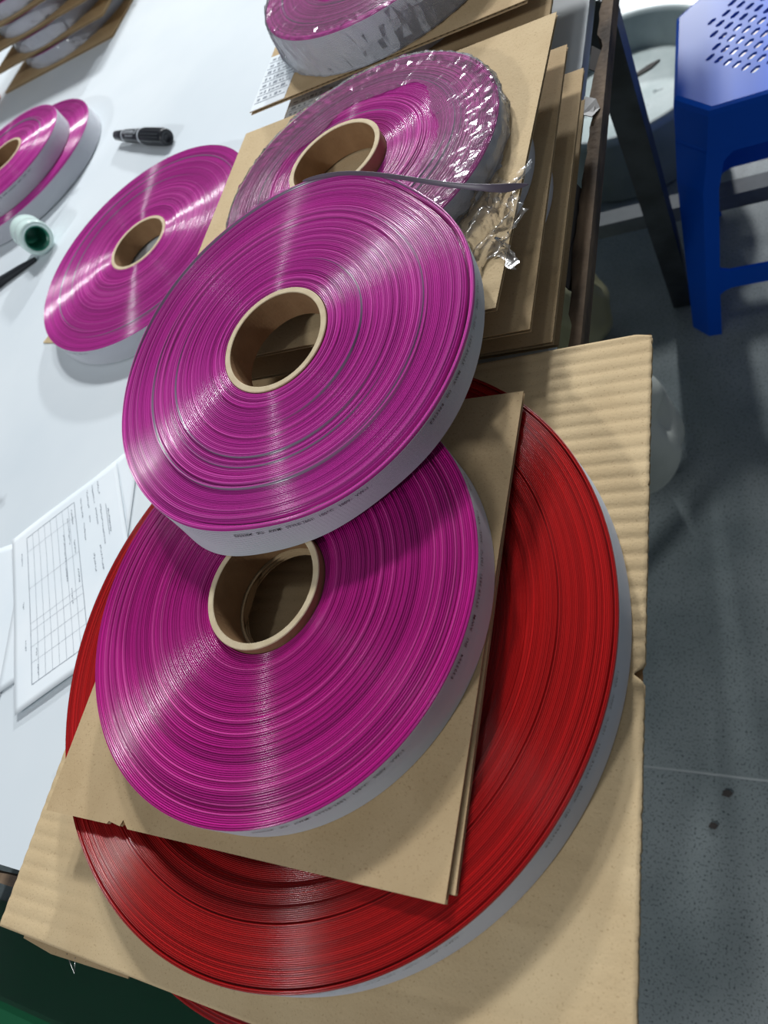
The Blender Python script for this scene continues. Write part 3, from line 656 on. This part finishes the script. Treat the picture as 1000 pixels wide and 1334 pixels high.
# clear roll with a green hollow end
e = thing('tape_roll', 'clear pale green tape roll lying on its side, dark green inside', 'tape roll', (-0.985, 0.727, TZ), rot=(0, 0, math.atan2(-0.057, 0.084)))
def xl(prof, k=40):
    me = lathe('x', [(r, x) for x, r in prof], k); me.transform(Matrix.Rotation(PI / 2, 4, 'Y')); me.flip_normals(); return me
o = link('tape', xl([(-0.026, 0.0178), (-0.030, 0.020), (-0.030, 0.0235), (-0.026, 0.0245), (-0.006, 0.0245), (-0.005, 0.0238), (-0.003, 0.0245), (0.020, 0.0245), (0.023, 0.0235), (0.023, 0.0182), (0.020, 0.0178)]), 'tape', e); o.location = (0, 0, 0.0246)
o = link('core', xl([(-0.028, 0.0165), (-0.028, 0.0178), (0.0225, 0.0178), (0.0225, 0.0162), (-0.020, 0.0160), (-0.020, 0.0)]), 'tape_core', e); o.location = (0, 0, 0.0246)
# black tapered handle reaching in from the left
e = thing('tool_handle', 'black tapered tool handle reaching in beside the tape roll', 'tool', (-1.09, 0.655, TZ), rot=(0, 0, math.atan2(0.046, 0.098)))
V = []; xs = [(-0.10, 0.0085, 0.014), (0.0, 0.0095, 0.014), (0.035, 0.0085, 0.012), (0.044, 0.0070, 0.011), (0.080, 0.0055, 0.009), (0.109, 0.0038, 0.006)]
for x, w, h in xs:
    for k in range(12):
        a = 2 * PI * k / 12; V.append((x, w * math.copysign(abs(math.cos(a)) ** 0.6, math.cos(a)), h / 2 + h / 2 * math.copysign(abs(math.sin(a)) ** 0.6, math.sin(a))))
F = [(i * 12 + j, (i + 1) * 12 + j, (i + 1) * 12 + (j + 1) % 12, i * 12 + (j + 1) % 12) for i in range(len(xs) - 1) for j in range(12)] + [tuple(range(12)), tuple((len(xs) - 1) * 12 + j for j in range(11, -1, -1))]
link('handle', pmesh('handle', V, F, False), 'black_plastic', e)
link('rivet', tube_me('rivet', [(0.040, 0, 0.0108), (0.040, 0, 0.0136)], 0.0026, 12), 'silver', e)
# scrap of cardboard under the flat reel, cable offcut, orange thing
o = link('cardboard_scrap', prism_me('cardboard_scrap', [(-0.026, -0.012), (0.030, -0.024), (0.046, 0.03), (-0.004, 0.030)], 0, 0.0016), 'card_pale'); o.location = (-0.842, 0.532, TZ); tag(o, 'scrap of brown cardboard tucked under the flat magenta reel', 'cardboard scrap')
V = []; F = []; n = 24
for i in range(n + 1):
    a = math.radians(88 + 50 * i / n); r = 0.205
    V += [(r * math.cos(a), r * math.sin(a), 0), (r * math.cos(a), r * math.sin(a), 0.0009), ((r + 0.024) * math.cos(a), (r + 0.024) * math.sin(a), 0.0009), ((r + 0.024) * math.cos(a), (r + 0.024) * math.sin(a), 0)]
for i in range(n):
    for j in range(4): a = i * 4 + j; b = i * 4 + (j + 1) % 4; F.append((a, b, b + 4, a + 4))
F += [(0, 3, 2, 1), tuple(4 * n + j for j in (0, 1, 2, 3))]
o = link('cable_offcut', pmesh('cable_offcut', V, F), 'side'); o.location = (-1.170, 0.915, TZ); tag(o, 'flat grey cable offcut curving behind the left-edge reels', 'cable')
box_o = box('orange_clip', (-0.03, 0.03, -0.02, 0.02, 0, 0.018), 'orange', None, 0.005); box_o.location = (-1.51, 1.30, TZ); tag(box_o, 'small orange plastic piece beside the tall rear-left stack', 'clip')

# ------------------------------------------------------------------ blue stool
def stool():
    x0, x1, y0, y1, zt = -0.133, 0.171, 0.992, 1.262, 0.46
    cx_, cy_ = (x0 + x1) / 2, (y0 + y1) / 2
    e = thing('plastic_stool', 'blue plastic stool with slotted seat beside the table', 'stool', (cx_, cy_, 0))
    hx, hy = (x1 - x0) / 2, (y1 - y0) / 2; ch = 0.046
    def octo(gx, gy, c): return [(-gx + c, -gy), (gx - c, -gy), (gx, -gy + c), (gx, gy - c), (gx - c, gy), (-gx + c, gy), (-gx, gy - c), (-gx, -gy + c)]
    # seat plate with slots: cells laid on the diagonal, each with a six-sided slot
    bm = bmesh.new()
    outer = [bm.verts.new((x, y, zt)) for x, y in octo(hx, hy, ch)]
    inner_o = octo(hx - 0.030, hy - 0.030, 0.050)
    inner = [bm.verts.new((x, y, zt)) for x, y in inner_o]
    for i in range(8): bm.faces.new((outer[i], outer[(i + 1) % 8], inner[(i + 1) % 8], inner[i]))
    bm2 = bmesh.new()
    bm2.faces.new([bm2.verts.new((x, y, zt)) for x, y in inner_o])
    me = bpy.data.meshes.new('seat'); bm.to_mesh(me); bm.free(); bm2.free()
    # slotted panel: triangulated fill between panel outline and slots
    from mathutils.geometry import delaunay_2d_cdt
    ax, ay = Vector((0.707, -0.707)), Vector((0.707, 0.707))
    pv = [Vector(p) for p in inner_o]; pe = [(i, (i + 1) % 8) for i in range(8)]; centers = []
    for i in range(-14, 15):
        for j in range(-10, 11):
            c = ax * (i * 0.0160 + (0.0080 if j % 2 else 0)) + ay * (j * 0.0195)
            m_ = 0.012
            if abs(c.x) > hx - 0.030 - m_ or abs(c.y) > hy - 0.030 - m_ or abs(c.x) + abs(c.y) > hx + hy - 0.11 - 0.012: continue
            if c.length < 0.030 and c.length > 0.014: continue
            b = len(pv); centers.append(c); L_, w_ = 0.0082, 0.0034
            for s, t in ((-L_ * .6, -w_), (L_ * .6, -w_), (L_, 0), (L_ * .6, w_), (-L_ * .6, w_), (-L_, 0)): pv.append(c + ay * s + ax * t)
            pe += [(b + k, b + (k + 1) % 6) for k in range(6)]
    r = delaunay_2d_cdt(pv, pe, [], 0, 1e-7)
    def in_slot(p):
        for c in centers:
            d = p - c
            if d.length < 0.0083 and abs(d.dot(ax)) < 0.0034 and abs(d.dot(ay)) < 0.0082: return True
        return False
    fs = []
    for f in r[2]:
        c = sum((r[0][i] for i in f), Vector((0, 0))) / len(f)
        if not in_slot(c): fs.append(tuple(f))
    vv = [(p.x, p.y, zt) for p in r[0]]
    bm = bmesh.new(); bm.from_mesh(me)
    mv = [bm.verts.new(p) for p in vv]
    for f in fs:
        try: bm.faces.new([mv[i] for i in f])
        except ValueError: pass
    bmesh.ops.remove_doubles(bm, verts=bm.verts[:], dist=1e-5); bmesh.ops.recalc_face_normals(bm, faces=bm.faces[:])
    bm.to_mesh(me); bm.free()
    o = link('seat', me, 'blue', e); md = o.modifiers.new('s', 'SOLIDIFY'); md.thickness = 0.004; md.offset = -1
    # skirt: octagonal band flaring outwards, rounded at the top
    rings = [(0.0, 0.0, zt, ch), (0.004, 0.004, zt - 0.003, ch), (0.006, 0.006, zt - 0.010, ch), (0.011, 0.009, zt - 0.060, ch - 0.002), (0.0125, 0.0105, zt - 0.072, ch - 0.003)]
    V = []; F = []
    for gx, gy, z, c in rings: V += [(x, y, z) for x, y in octo(hx + gx, hy + gy, c)]
    for k in range(len(rings) - 1):
        for i in range(8): F.append((k * 8 + i, (k + 1) * 8 + i, (k + 1) * 8 + (i + 1) % 8, k * 8 + (i + 1) % 8))
    o = link('apron', pmesh('apron', V, F), 'blue', e); md = o.modifiers.new('s', 'SOLIDIFY'); md.thickness = 0.004; md.offset = -1
    # legs: angle section, wider at the top, splayed
    for sx in (-1, 1):
        for sy in (-1, 1):
            def sect(z, gx, gy, wx, wy, c, t=0.005):
                X, Y = hx + gx, hy + gy
                pts = [(X - wx, Y), (X - c, Y), (X, Y - c), (X, Y - wy), (X - t, Y - wy), (X - t, Y - c - t * .4), (X - c - t * .4, Y - t), (X - wx, Y - t)]
                return [(sx * a, sy * b, z) for a, b in pts]
            S_ = [sect(zt - 0.066, 0.012, 0.010, 0.085, 0.080, 0.043), sect(zt - 0.085, 0.014, 0.011, 0.066, 0.064, 0.042), sect(zt - 0.13, 0.019, 0.014, 0.060, 0.058, 0.038), sect(0.10, 0.034, 0.016, 0.052, 0.050, 0.030), sect(0.0, 0.040, 0.018, 0.050, 0.048, 0.028)]
            V = [p for s in S_ for p in s]; F = []
            for k in range(len(S_) - 1):
                for i in range(8): q = (k * 8 + i, k * 8 + (i + 1) % 8, (k + 1) * 8 + (i + 1) % 8, (k + 1) * 8 + i); F.append(q if sx * sy < 0 else q[::-1])
            n = len(S_) - 1; F.append(tuple(n * 8 + i for i in range(8)))
            me = pmesh('leg', V, F); bm = bmesh.new(); bm.from_mesh(me); bmesh.ops.recalc_face_normals(bm, faces=bm.faces[:]); bm.to_mesh(me); bm.free()
            link('leg', me, 'blue', e)
    # stretchers front and back, arched into the legs
    for sy in (-1, 1):
        V = []; F = []; n = 24; Y = hy + 0.0145
        for i in range(n + 1):
            s = i / n * 2 - 1; x = s * (hx + 0.030 - 0.045); arch = 0.016 * max(0, (abs(s) - 0.80) / 0.20) ** 2
            for z in (0.115 - arch, 0.155 + arch):
                V += [(x, sy * Y, z), (x, sy * (Y - 0.006), z)]
        for i in range(n):
            a = i * 4
            for j, k in ((0, 1), (1, 3), (3, 2), (2, 0)): F.append((a + j, a + k, a + 4 + k, a + 4 + j))
        me = pmesh('stretcher', V, F); bm = bmesh.new(); bm.from_mesh(me); bmesh.ops.recalc_face_normals(bm, faces=bm.faces[:]); bm.to_mesh(me); bm.free()
        link('stretcher', me, 'blue', e)
    return e
stool()

# ------------------------------------------------------------------ basin with a disc, behind the table leg
bx = thing('round_basin', 'grey round plastic basin on the floor behind the black table leg', 'basin', (-0.30, 1.55, 0))
link('basin', lathe('basin', [(0, 0.0), (0.160, 0.0), (0.172, 0.010), (0.194, 0.168), (0.204, 0.170), (0.207, 0.182), (0.203, 0.190), (0.194, 0.190), (0.189, 0.182), (0.166, 0.014), (0, 0.010)][::-1], 72), 'basin', bx)
dk = thing('pale_disc', 'pale round disc lying inside the grey basin', 'disc', (-0.30, 1.55, 0.098))
link('disc', lathe('disc', [(0, 0), (0.170, 0), (0.1745, 0.004), (0.175, 0.016), (0.171, 0.020), (0, 0.020)][::-1], 72), 'board', dk)
pc = thing('power_cord', 'dark cord ending in a plug, lying on the pale disc', 'cord', (-0.330, 1.590, 0.1182))
link('cord', tube_me('cord', [(-0.064, 0.215, 0.070), (-0.060, 0.185, 0.080), (-0.048, 0.135, 0.082), (-0.034, 0.095, 0.045), (-0.020, 0.055, 0.016), (-0.008, 0.028, 0.012), (0.000, 0.010, 0.010)], 0.0050, 10), 'black_steel', pc)
link('plug', tube_me('plug', [(-0.003, 0.016, 0.011), (0.000, 0.008, 0.0115), (0.004, -0.012, 0.0125), (0.006, -0.024, 0.009)], [0.006, 0.010, 0.0115, 0.006], 10), 'black_plastic', pc)
tg = link('plastic_tag', prism_me('plastic_tag', [(-0.02, -0.02), (0.022, -0.012), (0.026, 0.016), (-0.014, 0.018)], 0, 0.006), 'paper'); tg.location = (-0.300, 1.540, 0.1182); tag(tg, 'small white tag lying beside the plug on the disc', 'tag')
# a scrap and a long paper strip, also on the disc
sc = link('dark_scrap', prism_me('dark_scrap', [(-0.03, -0.004), (0.01, -0.008), (0.034, 0.0), (0.012, 0.006), (-0.02, 0.005)], 0, 0.004), 'dark_tape'); sc.location = (-0.262, 1.640, 0.1182); sc.rotation_euler = (0, 0, 0.5); tag(sc, 'dark narrow scrap on the far side of the pale disc', 'scrap')

# ------------------------------------------------------------------ plastic bags under the table edge
def lump(name, loc, rx, ry, rz, seed, m, label, cat, folds=7, amp=0.16):
    g = np.random.default_rng(seed); nu, nv = 40, 64
    ph = np.linspace(0.02, PI - 0.02, nu)[:, None]; th = (np.arange(nv) / nv * 2 * PI)[None]
    d = 1 + 0 * ph * th
    for q in range(12): d = d + amp / 3 * g.normal(0, 1) * np.cos(g.integers(1, folds) * th + g.normal(0, 2.0) * ph * 2 + g.uniform(0, 6))
    d = np.where(d > 1, 1 + (d - 1) * 0.6, d)
    X = rx * d * np.sin(ph) * np.cos(th); Y = ry * d * np.sin(ph) * np.sin(th); Z = rz * (1 + np.cos(ph) * (0.9 + 0.1 * d)) 
    Z = np.maximum(Z, 0.0)
    V = np.stack([X, Y, Z], -1).reshape(-1, 3)
    me = np_mesh(name, V, ring_faces(nu, nv)); me.flip_normals() if False else None
    o = link(name, me, m); o.location = loc; return tag(o, label, cat)
lump('white_sack', (-0.285, 0.685, 0.0), 0.120, 0.105, 0.14, 5, 'sack', 'pale crumpled plastic sack on the floor under the cardboard edge', 'sack', 6, 0.14)
lump('plastic_bag', (-0.395, 1.00, 0.0), 0.085, 0.10, 0.10, 9, 'bag', 'olive clear plastic bag on the floor under the table edge', 'bag', 8, 0.18)
# specks on the floor
for x, y, s, lb in ((-0.117, 0.163, 0.008, 'small dark screw-like scrap on the floor near the joint'), (-0.135, 0.118, 0.007, 'smaller dark scrap on the floor away from the joint')):
    o = link('floor_scrap', prism_me('floor_scrap', [(-s, -s * .5), (s * .2, -s * .7), (s * .8, 0), (s * .3, s * .5), (-s * .6, s * .4)], 0, 0.004), 'dark_tape'); o.location = (x, y, 0); tag(o, lb, 'scrap', 'scraps on the floor')

# ------------------------------------------------------------------ green bin in front of the table
gb = thing('green_bin', 'dark green ribbed plastic bin in front of the table', 'bin', (-1.05, -0.50, 0))
def gbin():
    x0, x1, y0, y1, z = -0.48, 0.40, -0.30, 0.262, 0.50
    box('body', (x0, x1, y0, y1, 0, z - 0.02), 'green', gb, 0.012)
    box('lid', (x0 - 0.008, x1 + 0.008, y0 - 0.008, y1 + 0.008, z - 0.02, z), 'green', gb, 0.008)
    for k in range(9):
        box('rib', (x0 + 0.02, x1 - 0.02, y0 + 0.03 + k * 0.058, y0 + 0.048 + k * 0.058, z, z + 0.006), 'green', gb, 0.002)
gbin()

# flat print stays joined
for o in bpy.data.objects:
    if o.name.split('.')[0] in ('printed_text', 'pale_print', 'ruled_lines', 'ribs'): o['kind'] = 'stuff'
